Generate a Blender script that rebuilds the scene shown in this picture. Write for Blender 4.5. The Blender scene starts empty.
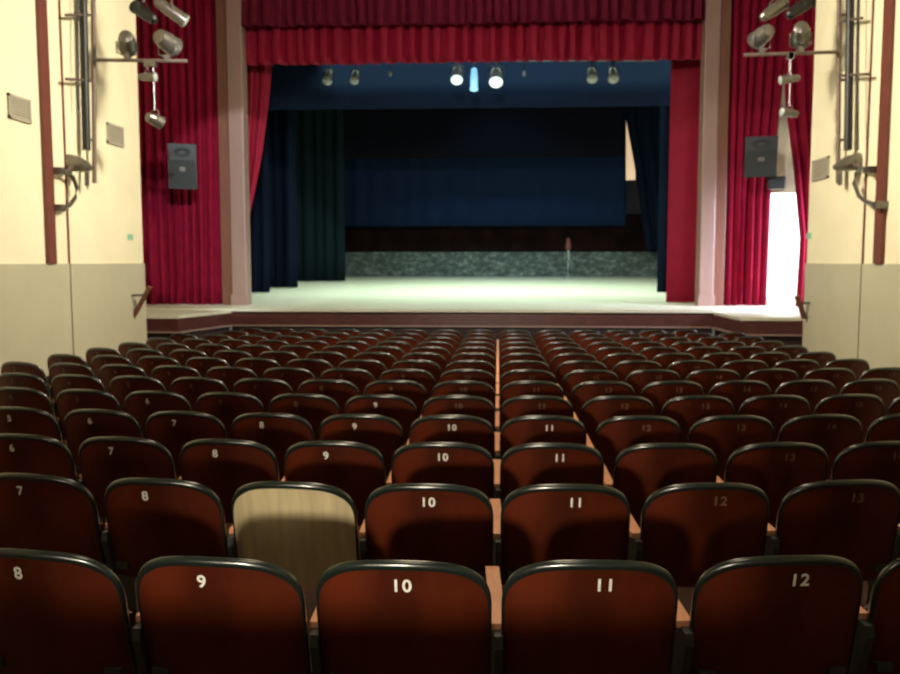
import bpy, bmesh, math, random
from mathutils import Vector, Matrix
random.seed(7)
R = math.radians
S = bpy.context.scene
COL = S.collection

# ------------------------------------------------------------------ camera
W, H, F = 900, 674, 857.0
EYE = Vector((0, 0, 1.69))
YAW = math.atan(48.0 / F)            # turned a little to the left of the row axis
PITCH = math.atan((337 - 262) / F)   # looking slightly down
cd = bpy.data.cameras.new('camera'); cam = bpy.data.objects.new('camera', cd); COL.objects.link(cam)
cd.sensor_fit = 'HORIZONTAL'; cd.sensor_width = 36; cd.lens = 36 * F / W; cd.clip_start = .05; cd.clip_end = 200
cam.location = EYE; cam.rotation_euler = (math.pi / 2 - PITCH, 0, YAW)
S.camera = cam
cd.dof.use_dof = True; cd.dof.focus_distance = 1.1; cd.dof.aperture_fstop = 10   # the whole photograph is a little out of focus
CM = cam.rotation_euler.to_matrix()
def at(px, py, Y):
    """point of the hall seen at photo pixel px,py on the plane at distance Y"""
    d = CM @ Vector(((px - W / 2) / F, -(py - H / 2) / F, -1))
    return EYE + d * ((Y - EYE.y) / d.y)
def atX(px, py, X):
    d = CM @ Vector(((px - W / 2) / F, -(py - H / 2) / F, -1))
    return EYE + d * (X / d.x)
def proj(p):
    q = CM.transposed() @ (Vector(p) - EYE)
    return W / 2 + F * q.x / -q.z, H / 2 - F * q.y / -q.z

# ------------------------------------------------------------------ light
w = bpy.data.worlds.new('world'); S.world = w; w.use_nodes = True
bg = w.node_tree.nodes['Background']; bg.inputs[0].default_value = (1, .86, .66, 1); bg.inputs[1].default_value = .10
S.view_settings.view_transform = 'Standard'; S.view_settings.look = 'None'; S.view_settings.gamma = 1
S.view_settings.use_curve_mapping = False; S.view_settings.exposure = 0.0
def area(name, loc, target, size, power, color, sy=None, spread=math.pi):
    l = bpy.data.lights.new(name, 'AREA'); l.energy = power; l.color = color; l.size = size; l.spread = spread
    if sy: l.shape = 'RECTANGLE'; l.size_y = sy
    o = bpy.data.objects.new(name, l); COL.objects.link(o); o.location = loc
    o.rotation_euler = (Vector(target) - Vector(loc)).to_track_quat('-Z', 'Y').to_euler(); return o
def spot(name, loc, target, power, color, ang, blend=.5, rad=.1):
    l = bpy.data.lights.new(name, 'SPOT'); l.energy = power; l.color = color; l.spot_size = R(ang); l.spot_blend = blend; l.shadow_soft_size = rad
    o = bpy.data.objects.new(name, l); COL.objects.link(o); o.location = loc
    o.rotation_euler = (Vector(target) - Vector(loc)).to_track_quat('-Z', 'Y').to_euler(); return o
for y, p in ((1.0, 38), (5.0, 62), (9.5, 85)):
    area('hall_light', (-.4, y, 6.6), (-.4, y, 0), 1.2, p, (1, .84, .58))
area('wall_wash_left', (1.5, 8.5, 6.4), (-5.2, 10.5, 2.4), 1.0, 235, (1, .88, .68), spread=R(100))
area('wall_wash_right', (-2.2, 8.5, 6.4), (4.7, 10.5, 2.4), 1.0, 215, (1, .88, .68), spread=R(100))
area('rear_fill_light', (-2.6, -3.4, 1.75), (-.9, 3.2, .8), 1.6, 11, (1, .86, .66), sy=.5, spread=R(90))  # added fill for the seat backs, not a lamp of the hall
spot('projector_beam', (-1.1, -3.4, 1.80), (-.25, 3.6, .84), 1300, (1, .88, .68), 25, 1.0, .16)
area('front_of_house_light', (-.6, 2.0, 6.2), (-.5, 17, 4.2), .8, 95, (1, .86, .86), spread=R(60))
spot('pillar_spot_left', (-.6, 3.0, 5.6), (-4.85, 16.6, 2.55), 5500, (.86, .93, 1), 17, .2)
spot('pillar_spot_right', (-.4, 3.0, 5.6), (4.25, 16.6, 2.55), 1500, (.95, .93, .95), 17, .2)
area('stage_work_light', (0, 21, 6.2), (0, 21, 0), 8.0, 640, (.76, 1, .84), sy=4.5, spread=R(120))
area('blue_border_light', (0, 18.2, 6.0), (0, 27, 2.2), 3.0, 12, (.40, .60, 1))
spot('backdrop_light', (0, 21.5, 6.6), (.2, 26.9, 2.2), 420, (.28, .52, 1), 70, 1.0)
area('daylight_side_fill', (7.6, 15.0, 2.4), (4.5, 16.8, .7), 1.6, 270, (.74, .76, 1), sy=2.0, spread=R(80))  # added daylight fill for the right curtain and deck, from out of view

# ------------------------------------------------------------------ materials
def mat(name, color, rough=.6, metal=0, spec=.5, bump=0, scale=20, vary=0, emit=None, estr=0, sheen=0, stretch=(1, 1, 1), color2=None, coat=0):
    m = bpy.data.materials.new(name); m.use_nodes = True; nt = m.node_tree; b = nt.nodes['Principled BSDF']
    b.inputs['Base Color'].default_value = (*color, 1); b.inputs['Roughness'].default_value = rough
    b.inputs['Metallic'].default_value = metal; b.inputs['Specular IOR Level'].default_value = spec
    b.inputs['Coat Weight'].default_value = coat; b.inputs['Coat Roughness'].default_value = .25
    if sheen: b.inputs['Sheen Weight'].default_value = sheen; b.inputs['Sheen Tint'].default_value = (*[min(1, c * 2) for c in color], 1)
    if emit: b.inputs['Emission Color'].default_value = (*emit, 1); b.inputs['Emission Strength'].default_value = estr
    if vary or bump:
        tc = nt.nodes.new('ShaderNodeTexCoord'); mp = nt.nodes.new('ShaderNodeMapping'); mp.inputs['Scale'].default_value = stretch
        n = nt.nodes.new('ShaderNodeTexNoise'); n.inputs['Scale'].default_value = scale; n.inputs['Detail'].default_value = 5
        nt.links.new(tc.outputs['Object'], mp.inputs[0]); nt.links.new(mp.outputs[0], n.inputs[0])
        if vary:
            r = nt.nodes.new('ShaderNodeValToRGB'); c2 = color2 or tuple(c * (1 - vary) for c in color)
            r.color_ramp.elements[0].color = (*c2, 1); r.color_ramp.elements[1].color = (*color, 1)
            r.color_ramp.elements[0].position = .35; r.color_ramp.elements[1].position = .65
            nt.links.new(n.outputs[0], r.inputs[0]); nt.links.new(r.outputs[0], b.inputs['Base Color'])
        if bump:
            bp = nt.nodes.new('ShaderNodeBump'); bp.inputs['Strength'].default_value = bump; bp.inputs['Distance'].default_value = .01
            nt.links.new(n.outputs[0], bp.inputs['Height']); nt.links.new(bp.outputs[0], b.inputs['Normal'])
    return m
M = dict(
    floor=mat('floor', (.10, .035, .02), .5, vary=.4, scale=3),
    cream=mat('cream_paint', (.85, .80, .58), .6, vary=.06, scale=2, bump=.05),
    dado=mat('dado_paint', (.47, .45, .33), .45, vary=.06, scale=2),
    brownstrip=mat('red_brown_paint', (.15, .04, .028), .5, vary=.15, scale=6),
    ceil=mat('ceiling', (.7, .66, .55), .8),
    darkwall=mat('dark_wall', (.02, .02, .025), .8),
    pillar=mat('pale_stone', (.27, .175, .14), .45, vary=.15, scale=3, stretch=(1, 1, .2)),
    pillarbrown=mat('brown_pillar_wood', (.16, .06, .035), .45, vary=.2, scale=4, stretch=(6, 6, .4)),
    wood=mat('varnished_red_wood', (.115, .019, .006), .36, spec=.3, vary=.5, scale=5, stretch=(1, 1, .35), bump=.03),
    ply=mat('bare_plywood', (.66, .55, .32), .5, vary=.22, scale=7, stretch=(4, 1, .4)),
    trim=mat('black_rubber_edging', (.008, .016, .015), .22, spec=1.0, coat=.6),
    arm=mat('orange_armrest_wood', (.92, .42, .24), .45, vary=.15, scale=12, stretch=(4, 1, 1)),
    iron=mat('cast_iron', (.05, .055, .05), .45, metal=.3),
    number=mat('number_paint', (.95, .95, .88), .6, vary=.2, scale=60),
    numberfaint=mat('faint_number_paint', (.22, .12, .07), .6, vary=.4, scale=60),  # darker paint for the far and right-hand numbers
    red=mat('red_velvet', (.20, .004, .020), .85, spec=.1, sheen=.25, vary=.2, scale=4),
    redside=mat('crimson_velvet', (.23, .006, .028), .85, spec=.1, sheen=.25, vary=.2, scale=4),
    reddull=mat('dull_red_velvet', (.14, .010, .026), .85, spec=.1, sheen=.2, vary=.2, scale=4),
    redbright=mat('red_silk', (.25, .006, .026), .7, spec=.2, sheen=.2, vary=.1, scale=4),
    navy=mat('navy_velvet', (.003, .006, .014), .9, spec=.05),
    green=mat('greenish_lit_velvet', (.004, .011, .013), .9, spec=.05),  # greenish stage light put into the cloth colour of a navy leg
    cyc=mat('blue_backdrop', (.004, .013, .040), .8, spec=.1),
    border=mat('blue_border', (.006, .015, .040), .8, spec=.1),
    black=mat('black_cloth', (.003, .003, .006), .9, spec=.05),
    deck=mat('stage_boards', (.66, .66, .52), .42, vary=.10, scale=2.2, stretch=(1, 4, 1)),
    fascia=mat('stage_front_wood', (.085, .026, .022), .35, vary=.4, scale=5, stretch=(1, 1, 4)),
    fascialine=mat('pale_moulding', (.30, .21, .18), .4),
    darkfascia=mat('dark_stage_base', (.03, .012, .012), .6),
    metal=mat('grey_metal', (.17, .16, .14), .3, metal=.7),
    pipe=mat('dull_pipe', (.15, .11, .09), .5, metal=.3),
    blackm=mat('black_metal', (.006, .008, .008), .45),
    grille=mat('speaker_grille', (.014, .019, .018), .7, bump=.4, scale=300),
    vent=mat('vent_grey', (.38, .35, .28), .6),
    lens=mat('dull_lens', (.30, .33, .30), .2, spec=.8),
    lamp=mat('lit_lens', (.9, 1, .95), .3, emit=(.70, 1, .86), estr=.9),
    lampblue=mat('lit_blue_lens', (.5, .8, 1), .3, emit=(.25, .75, 1), estr=.7),
    day=mat('daylit_glass', (1, 1, 1), .2, emit=(.96, .97, 1), estr=2.2),
    warmday=mat('warm_lit_glass', (1, .8, .55), .2, emit=(1, .70, .42), estr=.7),
    sign=mat('green_sticker', (.25, .55, .38), .6),
)
# the mottled lower rear wall: peeling grey-green paint over brown
def mottled():
    m = bpy.data.materials.new('peeling_paint'); m.use_nodes = True; nt = m.node_tree; b = nt.nodes['Principled BSDF']
    tc = nt.nodes.new('ShaderNodeTexCoord'); mp = nt.nodes.new('ShaderNodeMapping'); mp.inputs['Scale'].default_value = (1, 1, 1.6)
    n = nt.nodes.new('ShaderNodeTexNoise'); n.inputs['Scale'].default_value = 5.5; n.inputs['Detail'].default_value = 9; n.inputs['Roughness'].default_value = .7
    r = nt.nodes.new('ShaderNodeValToRGB'); e = r.color_ramp.elements
    e[0].position = .38; e[0].color = (.015, .03, .027, 1); e[1].position = .74; e[1].color = (.26, .33, .27, 1)
    k = e.new(.52); k.color = (.05, .09, .075, 1)
    nt.links.new(tc.outputs['Object'], mp.inputs[0]); nt.links.new(mp.outputs[0], n.inputs[0]); nt.links.new(n.outputs[0], r.inputs[0]); nt.links.new(r.outputs[0], b.inputs['Base Color'])
    b.inputs['Roughness'].default_value = .6
    return m
M['peel'] = mottled()

# ------------------------------------------------------------------ helpers
def obj(name, bm, m, parent=None, smooth=False, bevel=0):
    if bevel:
        bmesh.ops.bevel(bm, geom=[e for e in bm.edges if len(e.link_faces) == 2 and e.calc_face_angle(0) > .5], offset=bevel, segments=2, affect='EDGES', profile=.5)
    bmesh.ops.recalc_face_normals(bm, faces=bm.faces[:])
    me = bpy.data.meshes.new(name); bm.to_mesh(me); bm.free()
    me.materials.append(M[m] if isinstance(m, str) else m)
    if smooth:
        for p in me.polygons: p.use_smooth = True
        me.set_sharp_from_angle(angle=R(40))
    o = bpy.data.objects.new(name, me); COL.objects.link(o)
    if parent: o.parent = parent
    return o
def empty(name, loc, rz=0):
    o = bpy.data.objects.new(name, None); COL.objects.link(o); o.location = loc; o.rotation_euler = (0, 0, rz); o.empty_display_size = .1
    return o
def tag(o, label=None, cat=None, group=None, kind=None):
    if label: o['label'] = label
    if cat: o['category'] = cat
    if group: o['group'] = group
    if kind: o['kind'] = kind
    return o
def box(bm, x0, x1, y0, y1, z0, z1, rot=None):
    m = Matrix.Translation(((x0 + x1) / 2, (y0 + y1) / 2, (z0 + z1) / 2)) @ Matrix.Diagonal((abs(x1 - x0), abs(y1 - y0), abs(z1 - z0), 1))
    if rot: m = rot @ m
    bmesh.ops.create_cube(bm, size=1, matrix=m); return bm
def NB(): return bmesh.new()
def tube(bm, pts, r, seg=10, cap=True):
    pts = [Vector(p) for p in pts]; rings = []
    for i, p in enumerate(pts):
        d = (pts[min(i + 1, len(pts) - 1)] - pts[max(i - 1, 0)]).normalized()
        a = d.cross(Vector((0, 0, 1)))
        if a.length < .05: a = d.cross(Vector((1, 0, 0)))
        a.normalize(); b = d.cross(a)
        rr = r[i] if isinstance(r, (list, tuple)) else r
        rings.append([bm.verts.new(p + (a * math.cos(t) + b * math.sin(t)) * rr) for t in [2 * math.pi * k / seg for k in range(seg)]])
    for i in range(len(rings) - 1):
        for k in range(seg): bm.faces.new((rings[i][k], rings[i][(k + 1) % seg], rings[i + 1][(k + 1) % seg], rings[i + 1][k]))
    if cap: bm.faces.new(rings[0][::-1]); bm.faces.new(rings[-1])
    return bm
def prism(bm, poly, axis, a, b):
    """poly of 2d points extruded between a and b along axis"""
    def mk(p, t): return {'x': (t, p[0], p[1]), 'y': (p[0], t, p[1]), 'z': (p[0], p[1], t)}[axis]
    A = [bm.verts.new(mk(p, a)) for p in poly]; B = [bm.verts.new(mk(p, b)) for p in poly]; n = len(poly)
    bm.faces.new(A); bm.faces.new(B[::-1])
    for i in range(n): bm.faces.new((A[i], A[(i + 1) % n], B[(i + 1) % n], B[i]))
    return bm
def struct(name, bm, m, parent=None, bevel=0):
    o = obj(name, bm, m, parent, bevel=bevel)
    if not parent: o['kind'] = 'structure'
    return o
def drape(name, m, Y, edges, folds, depth, nz=16, label=None, cat='curtain', group=None, hem=0, parent=None, sharp=1.0, seed=1):
    """pleated cloth. edges: list of (z, xleft, xright) from bottom to top"""
    rnd = random.Random(seed); bm = NB(); nx = max(8, int(folds * 8))
    wob = [rnd.uniform(.65, 1.25) for _ in range(int(folds) + 3)]; cum = [0]
    for a in wob: cum.append(cum[-1] + a)
    tot = cum[int(folds)]; amp = [rnd.uniform(.6, 1.15) for _ in wob]
    rows = []
    z0, z1 = edges[0][0], edges[-1][0]
    for j in range(nz + 1):
        z = z0 + (z1 - z0) * j / nz
        for k in range(len(edges) - 1):
            if edges[k][0] <= z + 1e-6 <= edges[k + 1][0] + 2e-6: break
        t = (z - edges[k][0]) / max(1e-6, edges[k + 1][0] - edges[k][0]); t = min(1, max(0, t))
        xl = edges[k][1] * (1 - t) + edges[k + 1][1] * t; xr = edges[k][2] * (1 - t) + edges[k + 1][2] * t
        row = []
        for i in range(nx + 1):
            u = i / nx; c = u * tot; q = 0
            while q < len(cum) - 2 and cum[q + 1] < c: q += 1
            ph = (q + (c - cum[q]) / (cum[q + 1] - cum[q])) * 2 * math.pi
            f = 1 - j / nz
            yy = depth * amp[q] * (.5 - .5 * math.cos(ph)) ** sharp * (.75 + .45 * f) + depth * .15 * math.sin(u * 9 + f * 3 + seed)
            xx = xl + (xr - xl) * u + depth * .12 * math.sin(ph * 2 + f * 1.5)
            zz = z + (hem * math.sin(ph + 1) if j == 0 else 0)
            row.append(bm.verts.new((xx, Y - yy, zz)))
        rows.append(row)
    for j in range(nz):
        for i in range(nx): bm.faces.new((rows[j][i], rows[j][i + 1], rows[j + 1][i + 1], rows[j + 1][i]))
    o = obj(name, bm, m, parent, smooth=True)
    sm = o.modifiers.new('thick', 'SOLIDIFY'); sm.thickness = .012; sm.offset = 0
    if label: tag(o, label, cat, group)
    return o

# ------------------------------------------------------------------ plan of the hall (metres)
PX = .565; ROWS = 14; DY = .9
SL = .021                                 # floor falls towards the stage
def fz(y): return -SL * y
XL, XR = -5.20, 4.33                      # side walls
YE = 12.35                                # where the side walls end
YS, YP = 15.6, 17.0                       # stage edge, proscenium
ZS = EYE.z - .89                          # stage level at its edge
RK = .035
def sz(y): return ZS + max(0, y - YS) * RK
CZ = 7.4

# floor
bm = NB(); prism(bm, [(-4, fz(-4)), (20, fz(20)), (20, fz(20) - .2), (-4, fz(-4) - .2)], 'x', -9, 9)
struct('floor', bm, 'floor')
struct('ceiling', box(NB(), -9, 9, -4, 29.5, CZ, CZ + .2), 'ceil')
# side walls: upper cream part and lower dado share a wall; the dado stands 2 cm proud
ZD = EYE.z - .02
for side, X, s in (('left', XL, -1), ('right', XR, 1)):
    wl = struct('wall_' + side, box(NB(), X, X + s * .3, -4, YE, -.5, CZ), 'cream')
    struct('dado', box(NB(), X - s * .02, X, -4, YE + .005, -.5, ZD), 'dado', wl)
    rw = struct('wall_%s_recess' % side, box(NB(), X + s * 3.4, X + s * 3.7, YE, YP + .3, -.5, CZ), 'cream')
    struct('wall_%s_return' % side, box(NB(), X + s * .3, X + s * 3.7, YE - .3, YE, -.5, CZ), 'cream')
struct('wall_light_blocker', box(NB(), XL, XR, .45, .55, -.2, 1.02), 'dado')  # added out of view to shade the lower backs of the nearest row
# red-brown pilaster strips, ending on the dado
for n, (X, s, pa, pb) in enumerate(((XL, 1, 37, 49), (XR, -1, 893.5, 881.5))):
    ya = atX(pa + (3 if s > 0 else -3), 130, X).y; yb = atX(pb + (-1 if s > 0 else 1), 130, X).y
    struct('trim_%d' % (n + 1), box(NB(), X, X + s * .05, ya, yb, ZD, CZ), 'brownstrip', bevel=.006)
# wall joint bead
for n, (X, s, px) in enumerate(((XL, 1, 66), (XR, -1, 866))):
    y = atX(px, 200, X).y
    struct('trim_%d' % (n + 3), box(NB(), X, X + s * .02, y - .012, y + .012, -.4, CZ), 'brownstrip')

# proscenium wall with the door opening on the right, plus the stage house
x_open0 = at(766, 250, YP).x; x_open1 = at(822, 250, YP).x
pl, pr = at(245, 200, YP).x, at(702, 200, YP).x
bm = NB(); box(bm, XL - 3.7, at(222, 200, YP).x, YP, YP + .3, sz(YP + .3), CZ); struct('wall_front_left', bm, 'cream')
bm = NB(); box(bm, at(724, 200, YP).x, x_open0, YP, YP + .3, sz(YP + .3), CZ); box(bm, x_open1, XR + 3.7, YP, YP + .3, sz(YP + .3), CZ)
box(bm, x_open0, x_open1, YP, YP + .3, at(780, 192, YP).z, CZ)
struct('wall_front_right', bm, 'cream')
struct('wall_front_top', box(NB(), at(222, 200, YP).x, at(724, 200, YP).x, YP, YP + .3, at(480, -5, YP).z, CZ), 'darkwall')
YB = 27.6
bm = NB(); box(bm, -8.6, 7.75, YB, YB + .3, sz(YB) - .2, CZ)
rear = struct('wall_rear_stage', bm, 'darkwall')
zb1 = at(500, 252, YB).z; zb2 = at(500, 224, YB).z
pw = struct('painted_band', box(NB(), -7.0, 7.2, YB - .03, YB, sz(YB) - .1, zb1), 'peel', rear)
pb = struct('brown_band', box(NB(), -7.0, 7.2, YB - .02, YB, zb1, zb2 + .3), mat('dark_brown_paint', (.012, .005, .004), .95, spec=.1, vary=.6, scale=2), rear)
struct('wall_stage_left', box(NB(), -8.9, -8.6, YP + .3, YB + .3, 0, CZ), 'darkwall')
struct('wall_stage_right', box(NB(), 7.75, 8.05, 19.0, YB + .3, 0, CZ), 'darkwall')
# daylit window beyond the side door
d1 = struct('door_1', box(NB(), x_open0 - .1, x_open0, YP - .03, YP + .33, sz(YP + .3), at(780, 192, YP).z), 'brownstrip')
wn = struct('window_1', box(NB(), x_open0 - .6, x_open1 + .8, 18.9, 18.95, ZS - .2, 4.4), 'day')
for k in (0, 1):
    xx = x_open0 - .57 + (x_open1 - x_open0 + 1.34) * k
    struct('window_frame', box(NB(), xx - .03, xx + .03, 18.84, 18.9, ZS - .2, 4.4), 'cream', wn)
struct('added_light_pane', box(NB(), XR + 3.36, XR + 3.4, 14.1, 15.9, 1.3, 3.5), 'day')  # unseen glowing pane, added to go with the side daylight fill
# small warm lit window at the back of the stage
a, b = at(625, 106, YB), at(635, 180, YB)
w2 = struct('window_2', box(NB(), a.x, b.x, YB - .04, YB, b.z, a.z), 'warmday')
struct('window_frame', box(NB(), a.x - .04, a.x, YB - .06, YB, b.z - .05, a.z + .05), 'darkwall', w2)

# ------------------------------------------------------------------ stage
stage = empty('stage', (0, YS, 0)); tag(stage, 'raised pale boarded stage with red-brown wooden front behind the seats', 'stage')
def rel(bm): bmesh.ops.translate(bm, verts=bm.verts[:], vec=(0, -YS, 0)); return bm
c0, c1 = at(231, 311, YS), at(713, 313, YS)
YF = 14.0
l1, r1 = at(178, 320, YF), at(741, 320, YF)
front = [(XL - 3.38, YF), (l1.x, YF), (c0.x, YS), (c1.x, YS), (r1.x, YF), (XR + 3.38, YF)]
bm = NB(); top = []; bot = []
bk = [(XR + 3.38, YS), (XR + 3.38, YP + .3), (XR + 3.38, YB)], [(XL - 2.0, YB)]
ring = front + [(XR + 3.38, YP + .32), (7.7, YB - .03), (XL - 3.38, YB - .03), (XL - 3.38, YP + .32)]
nb = NB(); T = [nb.verts.new((x, y, sz(y))) for x, y in ring]; B = [nb.verts.new((x, y, sz(y) - .05)) for x, y in ring]
# break line where rake starts is negligible: faces are split along it by triangulation
nb.faces.new(T); nb.faces.new(B[::-1])
for i in range(len(ring)): nb.faces.new((T[i], T[(i + 1) % len(ring)], B[(i + 1) % len(ring)], B[i]))
bmesh.ops.bisect_plane(nb, geom=nb.verts[:] + nb.edges[:] + nb.faces[:], plane_co=(0, YS, 0), plane_no=(0, 1, 0))
for v in nb.verts:
    top_ = v.co.z > (sz(v.co.y) - .03)
obj('deck', rel(nb), 'deck', stage)
def strip(bm, pts, z0, z1, out, thick):
    for (xa, ya), (xb, yb) in zip(pts[:-1], pts[1:]):
        d = Vector((xb - xa, yb - ya)).normalized(); n = Vector((d.y, -d.x))
        q = [(xa + n.x * out, ya + n.y * out), (xb + n.x * out, yb + n.y * out), (xb + n.x * (out - thick), yb + n.y * (out - thick)), (xa + n.x * (out - thick), ya + n.y * (out - thick))]
        prism(bm, q, 'z', z0, z1)
    return bm
obj('fascia', rel(strip(NB(), front, ZS - .27, ZS - .052, .0, .08)), 'fascia', stage)
obj('moulding', rel(strip(NB(), front, ZS - .29, ZS - .27, .05, .12)), 'fascialine', stage)
obj('base_panel', rel(strip(NB(), front, -.5, ZS - .30, -.04, .06)), 'darkfascia', stage)

# ------------------------------------------------------------------ pillars of the proscenium
def pillar(pa, pb, pc, inner_right, label):
    a, b, c = at(pa, 200, YP - .45).x, at(pb, 200, YP - .45).x, at(pc, 200, YP - .45).x
    e = empty('proscenium_pillar', ((a + c) / 2, YP - .2, ZS)); ox, oy = (a + c) / 2, YP - .2
    zz = sz(YP - .45) - ZS
    wide = (a, b) if inner_right else (b, c); nar = (b, c) if inner_right else (a, b)
    obj('brown_face', box(NB(), wide[0] - ox, wide[1] - ox, YP - .40 - oy, YP - .01 - oy, zz, CZ - ZS - .01), 'pillarbrown', e, bevel=.01)
    obj('shaft', box(NB(), nar[0] - ox, nar[1] - ox, YP - .46 - oy, YP - .12 - oy, zz, CZ - ZS - .01), 'pillar', e, bevel=.02)
    obj('plinth', box(NB(), nar[0] - ox - .02, nar[1] - ox + .02, YP - .49 - oy, YP - .40 - oy, zz, zz + .22), 'pillar', e, bevel=.01)
    tag(e, label, 'pillar')
pillar(219, 230, 245, True, 'tall pale pillar with brown side at the left edge of the stage opening')
pillar(701, 716, 727, False, 'tall pale pillar with brown side at the right edge of the stage opening')

# ------------------------------------------------------------------ red curtains
def X(px, Y, py=200): return at(px, py, Y).x
def Z(py, Y, px=480): return at(px, py, Y).z
ZT = CZ - .05
drape('side_curtain', 'redside', YP - .12, [(sz(YP) + .0, X(128, YP), X(221, YP)), (ZT, X(126, YP), X(222, YP))], 11, .22, label='red pleated curtain left of the stage, behind the left loudspeaker', cat='curtain', seed=3)
drape('side_curtain', 'redside', YP - .12, [(sz(YP) + .0, X(723, YP), X(766, YP)), (Z(200, YP), X(723, YP), X(767, YP)), (Z(60, YP), X(723, YP), X(777, YP)), (ZT, X(723, YP), X(784, YP))], 6, .22, label='red pleated curtain behind the right loudspeaker, beside the bright doorway', cat='curtain', seed=5)
YQ = YP - .45
drape('side_curtain', 'redside', YQ, [(sz(YQ), X(799, YQ), X(832, YQ)), (Z(240, YQ), X(801, YQ), X(832, YQ)), (Z(170, YQ), X(792, YQ), X(832, YQ)), (Z(110, YQ), X(782, YQ), X(832, YQ)), (Z(60, YQ), X(778, YQ), X(832, YQ)), (ZT, X(774, YQ), X(832, YQ))], 5, .15, nz=30, label='red drape drawn back against the right wall, over the bright doorway', cat='curtain', seed=8)
YV = YP - .15
drape('valance', 'reddull', YP - .28, [(Z(25, YP - .28), X(248, YV), X(703, YV)), (ZT, X(248, YV), X(703, YV))], 44, .20, nz=5, hem=.01, label='upper dull red pleated valance, topmost across the stage opening', cat='valance', seed=11, sharp=.45)
drape('valance', 'redbright', YP - .02, [(Z(64, YP), X(247, YP), X(702, YP)), (Z(8, YP), X(247, YP), X(702, YP))], 34, .20, nz=5, hem=.012, label='lower bright red pleated valance hanging just above the stage lamps', cat='valance', seed=12, sharp=.45)
YT = YP + .42
drape('stage_curtain', 'redbright', YT, [(Z(215, YT), X(247, YT), X(249, YT)), (Z(205, YT), X(243, YT), X(251, YT)), (Z(160, YT), X(236, YT), X(261, YT)), (Z(100, YT), X(234, YT), X(270, YT)), (Z(30, YT), X(232, YT), X(277, YT)), (CZ - .01, X(230, YT), X(280, YT))], 4, .14, nz=24, label='red curtain swept aside to a point inside the left pillar', cat='curtain', seed=14)
drape('stage_curtain', 'redbright', YT + .1, [(sz(YT), X(669, YT), X(706, YT)), (Z(10, YT), X(669, YT), X(706, YT))], 1.5, .05, nz=4, label='flat red curtain panel hanging inside the right pillar down to the stage', cat='curtain', seed=15)

# ------------------------------------------------------------------ dark stage curtains
def leg(px0, px1, pyb, m, label, folds=3, seed=1, name='leg_curtain', dep=.12):
    Y = YS + (311 - 232) / (pyb - 232) * YS - YS
    drape(name, m, Y, [(sz(Y) + .02, X(px0, Y), X(px1, Y)), (CZ - .01, X(px0, Y), X(px1, Y))], folds, dep, nz=8, label=label, seed=seed)
    return Y
leg(232, 268, 293.5, 'navy', 'nearest navy leg curtain at the left of the stage', 4, 21)
leg(250, 296, 288.5, 'navy', 'middle navy leg curtain at the left of the stage', 4, 22)
leg(272, 344, 281.5, 'green', 'dark greenish-lit leg curtain furthest back at the left of the stage', 6, 23)
leg(658, 685, 292.5, 'navy', 'navy leg curtain at the right of the stage, beside the flat red panel', 3, 24)
Yd = 26.2
drape('tied_curtain', 'navy', Yd, [(Z(252, Yd), X(647, Yd), X(700, Yd)), (Z(215, Yd), X(641, Yd), X(700, Yd)), (Z(165, Yd), X(633, Yd), X(700, Yd)), (Z(120, Yd), X(624, Yd), X(700, Yd)), (CZ - .01, X(615, Yd), X(700, Yd))], 5, .15, nz=20, label='dark curtain with a slanting edge beside the small lit stage window', cat='curtain', seed=25)
Yc = 26.9
drape('backdrop', 'cyc', Yc, [(Z(226, Yc), X(325, Yc), X(626, Yc)), (CZ - .01, X(325, Yc), X(624, Yc))], 14, .05, nz=6, label='wide dark blue backdrop at the rear of the stage, hem above the peeling wall', cat='backdrop', seed=26)
Yb = 19.6
drape('border_curtain', 'border', Yb, [(Z(108, Yb), X(262, Yb), X(690, Yb)), (CZ - .01, X(262, Yb), X(690, Yb))], 9, .04, nz=4, label='blue border curtain across the stage just behind the lamps', cat='curtain', seed=27)
Yb2 = 25.0
drape('border_curtain', 'black', Yb2, [(Z(158, Yb2), X(320, Yb2), X(624, Yb2)), (CZ - .01, X(320, Yb2), X(624, Yb2))], 8, .05, nz=4, label='black border curtain high at the back, above the blue backdrop', cat='curtain', seed=28)
# pale post and orange speck against the rear wall
bm = NB(); p = at(568, 262, 26.6)
st = empty('prop_stand', (p.x, 26.6, sz(26.6))); tag(st, 'small pale stand with an orange top against the rear stage wall', 'stand')
z1 = at(566, 250, 26.6).z - sz(26.6); z2 = at(566, 238, 26.6).z - sz(26.6)
tube(bm, [(0, 0, .03), (0, 0, z1 * .45), (.03, 0, z1 * .7), (0, 0, z1)], .035); box(bm, -.13, .13, -.13, .13, 0, .03); obj('pole', bm, 'lens', st)
obj('top', tube(NB(), [(0, 0, z1), (0, 0, z1 + .05), (0, 0, z2)], [.05, .10, .05]), 'brownstrip', st)

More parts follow.
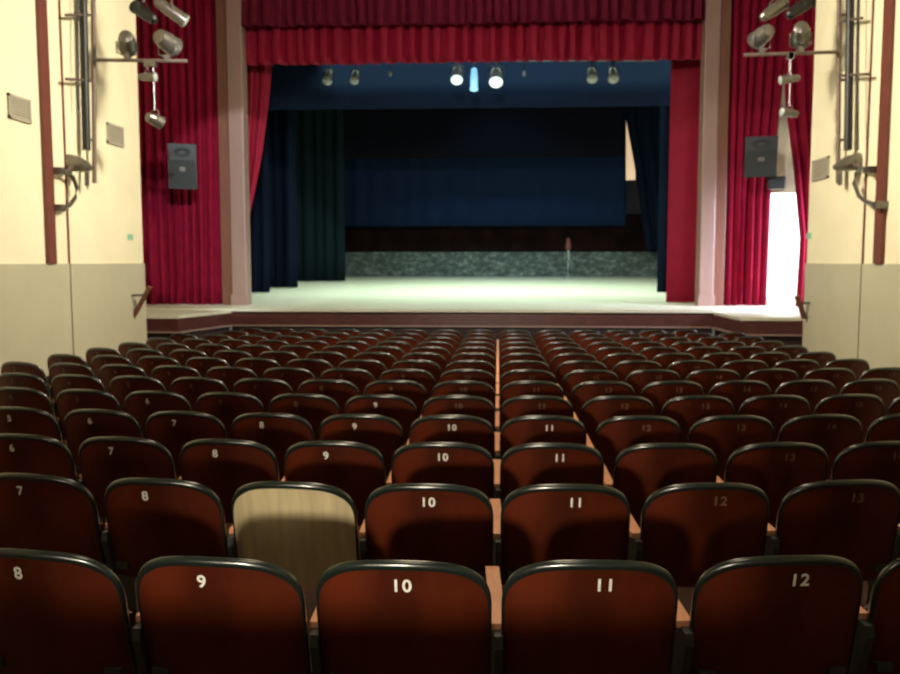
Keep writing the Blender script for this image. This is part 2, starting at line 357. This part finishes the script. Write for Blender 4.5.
# ------------------------------------------------------------------ stage lamps
def lathe(bm, prof, M4=Matrix(), seg=20):
    rings = []
    for r, h in prof: rings.append([bm.verts.new(M4 @ Vector((r * math.cos(t), r * math.sin(t), h))) for t in [2 * math.pi * k / seg for k in range(seg)]])
    for i in range(len(rings) - 1):
        for k in range(seg): bm.faces.new((rings[i][k], rings[i][(k + 1) % seg], rings[i + 1][(k + 1) % seg], rings[i + 1][k]))
    bm.faces.new(rings[0][::-1]); bm.faces.new(rings[-1]); return bm
def lamp(name, loc, aim, r, ln, body, lens, label, group=None, drop=.25, up=1, cat='stage lamp', lampname='body'):
    """stage lamp: can pointing along aim, on a yoke hung (up=1) from or standing (up=-1) on a pipe `drop` away"""
    e = empty(name, loc); tag(e, label, cat, group)
    q = Vector(aim).normalized().to_track_quat('Z', 'Y').to_matrix().to_4x4()
    prof = [(r * .35, -ln * .62), (r * .75, -ln * .55), (r * .9, -ln * .3), (r, -ln * .1), (r, ln * .42), (r * 1.12, ln * .42), (r * 1.12, ln * .5)]
    obj(lampname, lathe(NB(), prof, q), body, e, smooth=True)
    obj('lens', lathe(NB(), [(r * 1.02, ln * .501), (r * .9, ln * .53), (r * .4, ln * .56)], q), lens, e, smooth=True)
    side = Vector(aim).normalized().cross(Vector((0, 0, 1))).normalized()
    h = min(drop * .75, r * 1.7) * up
    pts = [side * r * 1.15, side * r * 1.15 + Vector((0, 0, h * .8)), side * r * .5 + Vector((0, 0, h)), -side * r * .5 + Vector((0, 0, h)), -side * r * 1.15 + Vector((0, 0, h * .8)), -side * r * 1.15]
    obj('yoke', tube(NB(), pts, r * .1, 8), 'blackm' if body == 'blackm' else 'metal', e, smooth=True)
    bm = NB(); tube(bm, [(0, 0, h), (0, 0, drop * up)], r * .13, 8); box(bm, -.035, .035, -.035, .035, min(drop * up, (drop - .07) * up), max(drop * up, (drop - .07) * up)); obj('clamp', bm, 'metal', e)
    return e
# batten behind the lower valance
YL = 18.2; zbat = Z(60, YL)
bt = tag(obj('lighting_batten', tube(NB(), [at(296, 60, YL), at(655, 60, YL)], .03), 'metal'), 'long thin pipe carrying the lamps just under the red valance', 'pipe')
for px in (300, 420, 540, 650):
    a = at(px, 60, YL); obj('suspension_wire', tube(NB(), [a, Vector((a.x, a.y, CZ))], .008, 6), 'blackm', bt)
stl = [(328, 77, .11, .30, 'lens', 'pale lamp furthest left on the stage pipe'), (355, 77, .10, .28, 'lens', 'dim pale lamp second from the left on the stage pipe'),
       (457, 75, .14, .34, 'lamp', 'bright pale lamp left of the blue one on the stage pipe'), (474, 80, .09, .42, 'lampblue', 'long blue-white lamp in the middle of the stage pipe'),
       (496, 77, .16, .36, 'lamp', 'brightest pale lamp, right of the blue one on the stage pipe'),
       (592, 75, .12, .28, 'lens', 'dim lamp second from the right on the stage pipe'), (613, 75, .12, .28, 'lens', 'dim lamp furthest right on the stage pipe')]
for px, py, r, ln, le, lb in stl:
    p = at(px, py, YL); d = at(px, 60, YL).z - p.z
    lamp('stage_lamp', p, (0.0, -.75 if le != 'lampblue' else -.12, -.8), r * .85, ln, 'lampblue' if le == 'lampblue' else 'metal', le, lb, 'lamps on the pipe above the stage', drop=d)
for px, lb in ((390, 'left'), (524, 'right')):
    p = at(px, 72, YL); e = empty('hanging_bulb', p); tag(e, 'tiny bulb hanging on the stage pipe, %s of the bright lamps' % lb, 'bulb', 'tiny bulbs on the stage pipe')
    obj('bulb', lathe(NB(), [(.01, -.09), (.035, -.06), (.04, -.02), (.02, .03)]), 'lens', e, smooth=True)
    obj('cord', tube(NB(), [(0, 0, .02), (0, 0, at(px, 60, YL).z - p.z)], .012, 6), 'blackm', e)

# ------------------------------------------------------------------ side lighting rigs
def rig(side):
    L = side == 'left'; s = 1 if L else -1
    Xw = XL if L else XR
    Xf = Xw + s * .11                     # the frame stands 11 cm off the wall, parallel to it
    Yr = atX(93 if L else 839, 100, Xf).y
    def Q(px, py): return at(px, py, Yr)
    def V(px, py): return atX(px, py, Xf)
    fr = empty('lighting_rig', (Q(93 if L else 838, 183).x, Yr, Q(93 if L else 838, 183).z)); o = Vector(fr.location)
    tag(fr, 'tall pipe frame with dark bar and horizontal arm on the %s wall' % side, 'lighting rig')
    def T(n, a, b, r, m):
        K = Q if n == 'arm' else V
        return obj(n, tube(NB(), [K(*a) - o, K(*b) - o], r, 10), m, fr, smooth=True)
    if L:
        T('pole', (93, -40), (94.5, 183), .028, 'pipe'); T('dark_bar', (82, -40), (86.5, 150), .05, 'blackm')
        T('rung', (66, 15), (93, 15), .018, 'pipe'); T('rung', (66, 79), (94, 81), .018, 'pipe'); T('arm', (93, 60), (187, 61), .022, 'pipe'); T('arm', (93, -16), (187, -14), .022, 'pipe')
        T('cable', (77, -40), (79, 110), .010, 'blackm')
    else:
        T('pole', (839.5, -40), (838, 183), .028, 'pipe'); T('dark_bar', (851, -40), (848, 150), .05, 'blackm')
        T('rung', (838, 22), (862, 18), .018, 'pipe'); T('rung', (838, 76), (868, 74), .018, 'pipe'); T('arm', (838, 52), (744, 55), .022, 'pipe'); T('arm', (838, -16), (750, -16), .022, 'pipe')
        T('cable', (858, -40), (858, 150), .010, 'blackm')
    # stubs to the wall
    for py in (15, 80, 140):
        a = V(93.5 if L else 839, py) - o; bm = NB(); tube(bm, [a, Vector((Xw - o.x, a.y, a.z))], .016, 8); obj('wall_stub', bm, 'pipe', fr)
    g = 'lamps on the %s lighting rig' % side
    def A(px, py, body, aim, r, ln, up, pipe_y, label):
        r *= .86; ln *= .86
        p = Q(px, py); d = abs(Q(px, pipe_y).z - p.z)
        lamp('spotlight', p, aim, r, ln, body, 'lens', label, g, drop=d, up=up, cat='spotlight')
    if L:
        A(127, 42, 'metal', (-.3, .85, -.25), .125, .30, -1, 60, 'round grey spotlight on the left arm, nearest the left wall')
        A(167, 42, 'metal', (.3, .85, -.25), .135, .32, -1, 61, 'round grey spotlight standing on the outer end of the left arm')
        A(144, 13, 'blackm', (-.72, .3, .5), .085, .42, 1, -15, 'black tilted tube spotlight, top left of the left rig')
        A(172, 12, 'metal', (.75, .3, -.5), .09, .44, 1, -14, 'silver tilted tube spotlight, top right of the left rig')
        A(148, 77, 'metal', (1, -.1, -.05), .06, .24, 1, 61, 'small pale spotlight hanging just under the left arm')
        A(155, 120, 'metal', (.5, .7, -.25), .085, .22, 1, 61, 'small round spotlight hanging lowest below the left arm')
    else:
        A(762, 36, 'metal', (-.3, .85, -.25), .125, .30, -1, 54, 'round grey spotlight on the outer end of the right arm')
        A(801, 33, 'metal', (.3, .85, -.25), .125, .30, -1, 53, 'round grey spotlight on the right arm, nearest the right wall')
        A(774, 10, 'metal', (.72, .3, .5), .085, .42, 1, -16, 'grey tilted tube spotlight, top left of the right rig')
        A(800, 8, 'blackm', (.75, .3, .5), .085, .42, 1, -16, 'dark tilted tube spotlight, top right of the right rig')
        A(789, 79, 'metal', (-1, -.1, -.15), .06, .26, 1, 53, 'small pale spotlight hanging just under the right arm')
        A(789, 113, 'metal', (-1, -.3, .1), .06, .24, 1, 53, 'small pale spotlight hanging lowest below the right arm')
    # hooped wall lamp
    hx, hy = (76, 164) if L else (851, 163)
    h = empty('wall_lamp', V(hx, hy)); ho = Vector(h.location); tag(h, 'grey lamp head on a curved hoop bracket, low on the %s wall' % side, 'wall lamp')
    q = Vector((s * .9, -.3, -.25)).normalized().to_track_quat('Z', 'Y').to_matrix().to_4x4()
    obj('lamp_head', lathe(NB(), [(.03, -.22), (.09, -.18), (.10, -.05), (.085, .08), (.05, .2), (.03, .24)], q), 'metal', h, smooth=True)
    pts = [(60, 171), (66, 172), (73, 177), (77, 188), (75, 198), (69, 206), (61, 208)] if L else [(868, 170), (862, 168), (856, 173), (854, 183), (859, 196), (866, 202), (877, 205)]
    obj('hoop', tube(NB(), [V(*p) - ho for p in pts], .024, 8), 'metal', h, smooth=True)
    obj('stem', tube(NB(), [V(hx + s * 11, hy - 2) - ho, V(hx + s * 11, hy + 22) - ho], .03, 8), 'metal', h, smooth=True)
    for p in (pts[0], pts[-1]):
        c = V(*p) - ho; bm = NB(); box(bm, min(c.x + s * .03, Xw - ho.x), max(c.x + s * .03, Xw - ho.x), c.y - .04, c.y + .04, c.z - .04, c.z + .04)
        obj('wall_mount', bm, 'metal', h)
    obj('link', tube(NB(), [V(*pts[1]) - ho, Vector((0, 0, 0))], .02, 8), 'pipe', h)
    return fr
rig('left'); rig('right')

# ------------------------------------------------------------------ wall vents
def vent(Xw, s, pa, pb, pya, pyb, label):
    y0, y1 = sorted((atX(pa, 130, Xw).y, atX(pb, 130, Xw).y)); ym = (pa + pb) / 2
    zt, zb = atX(ym, pya, Xw).z, atX(ym, pyb, Xw).z
    e = empty('wall_vent', (Xw, (y0 + y1) / 2, zb)); tag(e, label, 'vent'); hy = (y1 - y0) / 2; hz = zt - zb
    bm = NB()
    for a in ((-hy, -hy + .03, 0, hz), (hy - .03, hy, 0, hz), (-hy, hy, 0, .03), (-hy, hy, hz - .03, hz)): box(bm, 0, s * .025, a[0], a[1], a[2], a[3])
    obj('frame', bm, 'vent', e)
    bm = NB(); n = 7
    for k in range(n):
        z = .03 + (hz - .06) * (k + .5) / n; box(bm, 0, s * .02, -hy + .03, hy - .03, z - .010, z + .010)
    obj('slats', bm, 'vent', e)
vent(XL, 1, 8, 30, 97, 121, 'small slatted grey vent on the left wall, left of the brown strip')
vent(XL, 1, 106, 122, 125, 145, 'small slatted grey vent on the left wall, right of the pipe frame')
vent(XR, -1, 815, 831, 158, 179, 'small slatted grey vent on the right wall beside the pipe frame')
# stickers
for Xw, s, px, py, sd in ((XL, 1, 130, 237, 'left'), (XR, -1, 809, 236, 'right')):
    p = atX(px, py, Xw); bm = NB(); box(bm, 0, s * .006, -.09, .09, -.04, .04)
    st = obj('sticker', bm, 'sign'); st.location = p; tag(st, 'tiny green sticker low on the %s wall near its end' % sd, 'sticker')

# ------------------------------------------------------------------ loudspeakers
def speaker(px, py, wpx, hpx, Y, tilt, rz, label, box2=False):
    p = at(px, py, Y); d = Y / F; hw, hh = wpx * d / 2, hpx * d / 2; dp = hw * .95
    e = empty('loudspeaker', p, rz); tag(e, label, 'loudspeaker'); e.rotation_euler = (R(tilt), 0, rz)
    obj('cabinet', prism(NB(), [(-hw, -dp), (hw, -dp), (hw, dp * .2), (hw * .55, dp), (-hw * .55, dp), (-hw, dp * .2)], 'z', -hh, hh), 'blackm', e, bevel=.02)
    obj('grille', box(NB(), -hw * .9, hw * .9, -dp - .015, -dp + .005, -hh * .93, hh * .28), 'grille', e, bevel=.008)
    q = Matrix.Translation((0, -dp, hh * .62)) @ Matrix.Rotation(R(90), 4, 'X')
    bm = NB(); lathe(bm, [(hw * .62, -.01), (hw * .60, .015), (hw * .45, .01), (hw * .2, -.002)], q @ Matrix.Diagonal((1, .55, 1, 1))); obj('horn', bm, 'grille', e, smooth=True)
    bm = NB(); box(bm, -hw * .2, hw * .2, -dp - .02, -dp - .014, -hh * .22, -hh * .02); obj('badge', bm, 'metal', e)
    bm = NB(); tube(bm, [(0, dp, 0), (0, dp + .25, -.05), (0, YP - Y - .1, -.05)], .025); box(bm, -.07, .07, dp - .01, dp + .02, -.1, .1); obj('bracket', bm, 'blackm', e)
    return e
speaker(183, 166, 27, 44, 15.9, 8, R(18), 'black loudspeaker hanging before the left red curtain')
speaker(760, 157, 29, 38, 15.9, 6, R(-12), 'black loudspeaker hanging before the right red curtain')
p = at(776, 183, 15.9); e = empty('small_speaker', p, R(-10)); tag(e, 'small black box just under the right loudspeaker', 'speaker')
obj('body', box(NB(), -.15, .15, -.1, .1, -.11, .11), 'blackm', e, bevel=.012); obj('front_grille', box(NB(), -.12, .12, -.11, -.095, -.085, .085), 'grille', e)
obj('hanger', tube(NB(), [(0, .05, .1), (-.05, .05, .22), (-.17, .08, .3)], .018), 'blackm', e)

# ------------------------------------------------------------------ stair handrails by the wall ends
def handrail(a, b, Y, Xw, label):
    A, B = at(*a, Y), at(*b, Y + .1); e = empty('handrail', B); o = Vector(e.location); tag(e, label, 'handrail')
    obj('rail', tube(NB(), [A - o, B - o], .035), 'pillarbrown', e, smooth=True)
    for P in (A.lerp(B, .15), A.lerp(B, .85)): obj('wall_bracket', tube(NB(), [P - o, Vector((P.x - o.x, P.y - o.y, P.z - o.z - .05)), Vector((Xw - o.x, P.y - o.y, P.z - o.z - .05))], .014, 8), 'iron', e)
handrail((150, 287), (132, 319), 11.85, XL, 'sloping brown handrail at the end of the left wall')
handrail((797, 296), (804, 318), 12.1, XR, 'short dark handrail at the end of the right wall')

# ------------------------------------------------------------------ seats
HW = .265; ZTOP = .862; ZBOT = .40
def lean(x, z): return -(z - .42) * .20 + .045 * (x / HW) ** 2
def ztop(u):
    a = abs(u); n = 2.7
    return ZTOP - .055 * a ** 2 * .45 - .145 * (1 - (1 - min(1, a) ** (n * 1.6)) ** (1 / n))
def back_mesh():
    bm = NB(); NU, NV = 28, 10; us = [math.sin((i / NU - .5) * math.pi) for i in range(NU + 1)]; L = []
    for y in (0, .016):
        g = []
        for j in range(NV + 1):
            g.append([bm.verts.new((u * HW, lean(u * HW, z) + y, z)) for u in us for z in [ZBOT + (ztop(u) - ZBOT) * j / NV]])
        L.append(g)
    for j in range(NV):
        for i in range(NU):
            bm.faces.new((L[0][j][i], L[0][j][i + 1], L[0][j + 1][i + 1], L[0][j + 1][i])); bm.faces.new((L[1][j][i], L[1][j + 1][i], L[1][j + 1][i + 1], L[1][j][i + 1]))
    for i in range(NU):
        bm.faces.new((L[0][0][i], L[1][0][i], L[1][0][i + 1], L[0][0][i + 1])); bm.faces.new((L[0][NV][i], L[0][NV][i + 1], L[1][NV][i + 1], L[1][NV][i]))
    for j in range(NV):
        bm.faces.new((L[0][j][0], L[0][j + 1][0], L[1][j + 1][0], L[1][j][0])); bm.faces.new((L[0][j][NU], L[1][j][NU], L[1][j + 1][NU], L[0][j + 1][NU]))
    return bm
def trim_mesh():
    bm = NB(); NU = 34; pts = []
    for k in range(5): pts.append((-HW, ZBOT + .02 + (ztop(1) - ZBOT - .02) * k / 5, .006))
    for i in range(NU + 1):
        u = math.sin((i / NU - .5) * math.pi); pts.append((u * HW, ztop(u), .006 + .010 * min(1, max(0, (ztop(u) - ztop(1)) / .12)) ** 1.5))
    for k in range(5): pts.append((HW, ZBOT + .02 + (ztop(1) - ZBOT - .02) * (4 - k) / 5, .006))
    rings = []; n = len(pts); seg = 10
    for i, (x, z, r) in enumerate(pts):
        a, b = pts[max(0, i - 1)], pts[min(n - 1, i + 1)]; d = Vector((b[0] - a[0], 0, b[1] - a[1])).normalized(); nn = Vector((-d.z, 0, d.x))
        c = Vector((x, lean(x, z) + .008, z)) - nn * r * .45
        rings.append([bm.verts.new(c + nn * math.cos(t) * r + Vector((0, 1, 0)) * math.sin(t) * .014) for t in [2 * math.pi * k / seg for k in range(seg)]])
    for i in range(n - 1):
        for k in range(seg): bm.faces.new((rings[i][k], rings[i][(k + 1) % seg], rings[i + 1][(k + 1) % seg], rings[i + 1][k]))
    bm.faces.new(rings[0][::-1]); bm.faces.new(rings[-1]); return bm
def pan_mesh():
    bm = NB(); NU, NV = 8, 8; L = []
    for t in (0, .022):
        L.append([[bm.verts.new((x, .085 + t + j / NV * .05 + .02 * math.sin(j / NV * math.pi), .43 + j / NV * .19 - (.03 * abs(i / NU * 2 - 1) ** 4 if j == NV else 0))) for i in range(NU + 1) for x in [(i / NU - .5) * .40]] for j in range(NV + 1)])
    for j in range(NV):
        for i in range(NU):
            bm.faces.new((L[0][j][i], L[0][j][i + 1], L[0][j + 1][i + 1], L[0][j + 1][i])); bm.faces.new((L[1][j][i], L[1][j + 1][i], L[1][j + 1][i + 1], L[1][j][i + 1]))
    for i in range(NU):
        bm.faces.new((L[0][0][i], L[1][0][i], L[1][0][i + 1], L[0][0][i + 1])); bm.faces.new((L[0][NV][i], L[0][NV][i + 1], L[1][NV][i + 1], L[1][NV][i]))
    for j in range(NV):
        bm.faces.new((L[0][j][0], L[0][j + 1][0], L[1][j + 1][0], L[1][j][0])); bm.faces.new((L[0][j][NU], L[1][j][NU], L[1][j + 1][NU], L[0][j + 1][NU]))
    return bm
AZ0, AZ1 = .625, .664
def frame_mesh(x):
    bm = NB()
    prism(bm, [(-.04, 0), (.34, 0), (.34, .03), (.22, .05), (.20, .30), (.30, .45), (.42, AZ1 - .045), (.42, AZ1 - .025), (.0, AZ0 - .022), (-.01, AZ0 - .022), (-.015, AZ0 - .06), (.03, .42), (.06, .30), (.04, .05), (-.04, .03)], 'x', x - .013, x + .013)
    return bm
def arm_mesh(x):
    bm = NB(); prism(bm, [(.036, AZ0 - .022), (.44, AZ1 - .022), (.45, AZ1 - .010), (.44, AZ1 - .002), (.40, AZ1), (.036, AZ0)], 'x', x - .024, x + .024); return bm
def brack_mesh():
    bm = NB(); box(bm, -.235, -.18, .005, .12, .44, .47); box(bm, .18, .235, .005, .12, .44, .47); tube(bm, [(-.262, .10, .44), (.262, .10, .44)], .012, 8); return bm

protoparts = {}
def part(name, bm, m, smooth=True):
    o = obj(name, bm, m, None, smooth=smooth); protoparts[o.name] = o; return o
P_back = part('backrest', back_mesh(), 'wood'); P_trim = part('edging', trim_mesh(), 'trim'); P_pan = part('seat', pan_mesh(), 'wood')
P_frame = part('side_frame', frame_mesh(-PX / 2 + .007), 'iron', False); P_arm = part('armrest', arm_mesh(-PX / 2 + .007), 'arm', False)
P_frameR = part('side_frame', frame_mesh(PX / 2), 'iron', False); P_armR = part('armrest', arm_mesh(PX / 2), 'arm', False); P_br = part('hinge', brack_mesh(), 'iron', False)
P_ply = part('backrest', back_mesh(), 'ply')
def number_mesh(txt, m):
    c = bpy.data.curves.new('n', 'FONT'); c.body = txt; c.size = .057; c.align_x = 'CENTER'; c.align_y = 'CENTER'; c.extrude = .0006; c.offset = .0014; c.space_character = 1.15
    t = bpy.data.objects.new('n', c); COL.objects.link(t); bpy.context.view_layer.update()
    me = bpy.data.meshes.new_from_object(t.evaluated_get(bpy.context.evaluated_depsgraph_get())); bpy.data.objects.remove(t)
    me.materials.clear(); me.materials.append(M[m]); o = bpy.data.objects.new('seat_number', me); return o
nums = {}
def number(n, faint):
    k = (n, faint)
    if k not in nums: nums[k] = number_mesh(str(n), 'numberfaint' if faint else 'number')
    return nums[k]
ORD = ['', 'first', 'second', 'third', 'fourth', 'fifth', 'sixth', 'seventh', 'eighth', 'ninth', 'tenth', 'eleventh', 'twelfth', 'thirteenth', 'fourteenth']
CC = -.6
first = True
for r in range(1, ROWS + 1):
    yr = DY * (r + 1.82) + {1: -.025, 2: .03, 3: .02}.get(r, 0)
    for n in range(2, 18):
        x = (n - 10.5) * PX + (0 if n < 12 else .02 if n == 12 else .035); dx = x - CC; RR = {1: 9.0, 2: 12.0}.get(r, 20.0); y = yr + dx * dx / (2 * RR); rz = (x + .2) / RR
        z = fz(y)
        vis = [proj((x + a, y, z + b)) for a in (-.27, .27) for b in (.45, .85)]
        if max(v[0] for v in vis) < 2 or min(v[0] for v in vis) > 898: continue
        px, py = proj((x, y, z + .8))
        if px < 139 and y > 12.2 or px > 806 and y > 12.2: continue
        if r >= 13 and n == 2 or r == 14 and n == 17: continue
        e = empty('theatre_seat', (x, y, z), rz)
        nonum = (r == 3 and n == 12); ply = (r == 2 and n == 9)
        side = 'left' if n <= 10 else 'right'; k = 11 - n if n <= 10 else n - 10
        if ply: lb = 'bare pale plywood seat among the dark seats, second row from the camera'
        elif nonum: lb = 'dark seat without a number, third row, between seats 11 and 13'
        elif r <= 4: lb = 'dark red-brown seat marked %d, %s row from camera, %s to the %s of centre gap' % (n, 'nearest' if r == 1 else ORD[r], ORD[k], side)
        else: lb = 'dark wooden seat, %s row from the camera, %s to the %s of centre gap' % (ORD[r], ORD[k], side)
        tag(e, lb, 'seat', 'theatre seats in rows')
        rw = [q for q in (2, 18) if q == n]
        src = [P_ply if ply else P_back, P_trim, P_pan, P_frame, P_arm, P_br]
        if n == 17: src += [P_frameR, P_armR]
        for s_ in src:
            c = s_.copy(); COL.objects.link(c); c.parent = e
        if not (ply or nonum):
            faint = n >= 12 and r <= 5 or r == 5 and (n * 7 + r * 3) % 3 or r >= 6
            if r == 2 and n == 12: faint = True
            if r == 1: faint = False
            c = number(n, faint).copy(); COL.objects.link(c); c.parent = e
            ox = max(-.045, min(.035, .03 * (n - 10.5) + .018)); zz = ZTOP - .072
            c.location = (ox, lean(ox, zz) - .0035, zz); c.rotation_euler = (R(90 - math.degrees(math.atan(.20)) * -1), 0, 0)
for o in protoparts.values(): bpy.data.objects.remove(o)
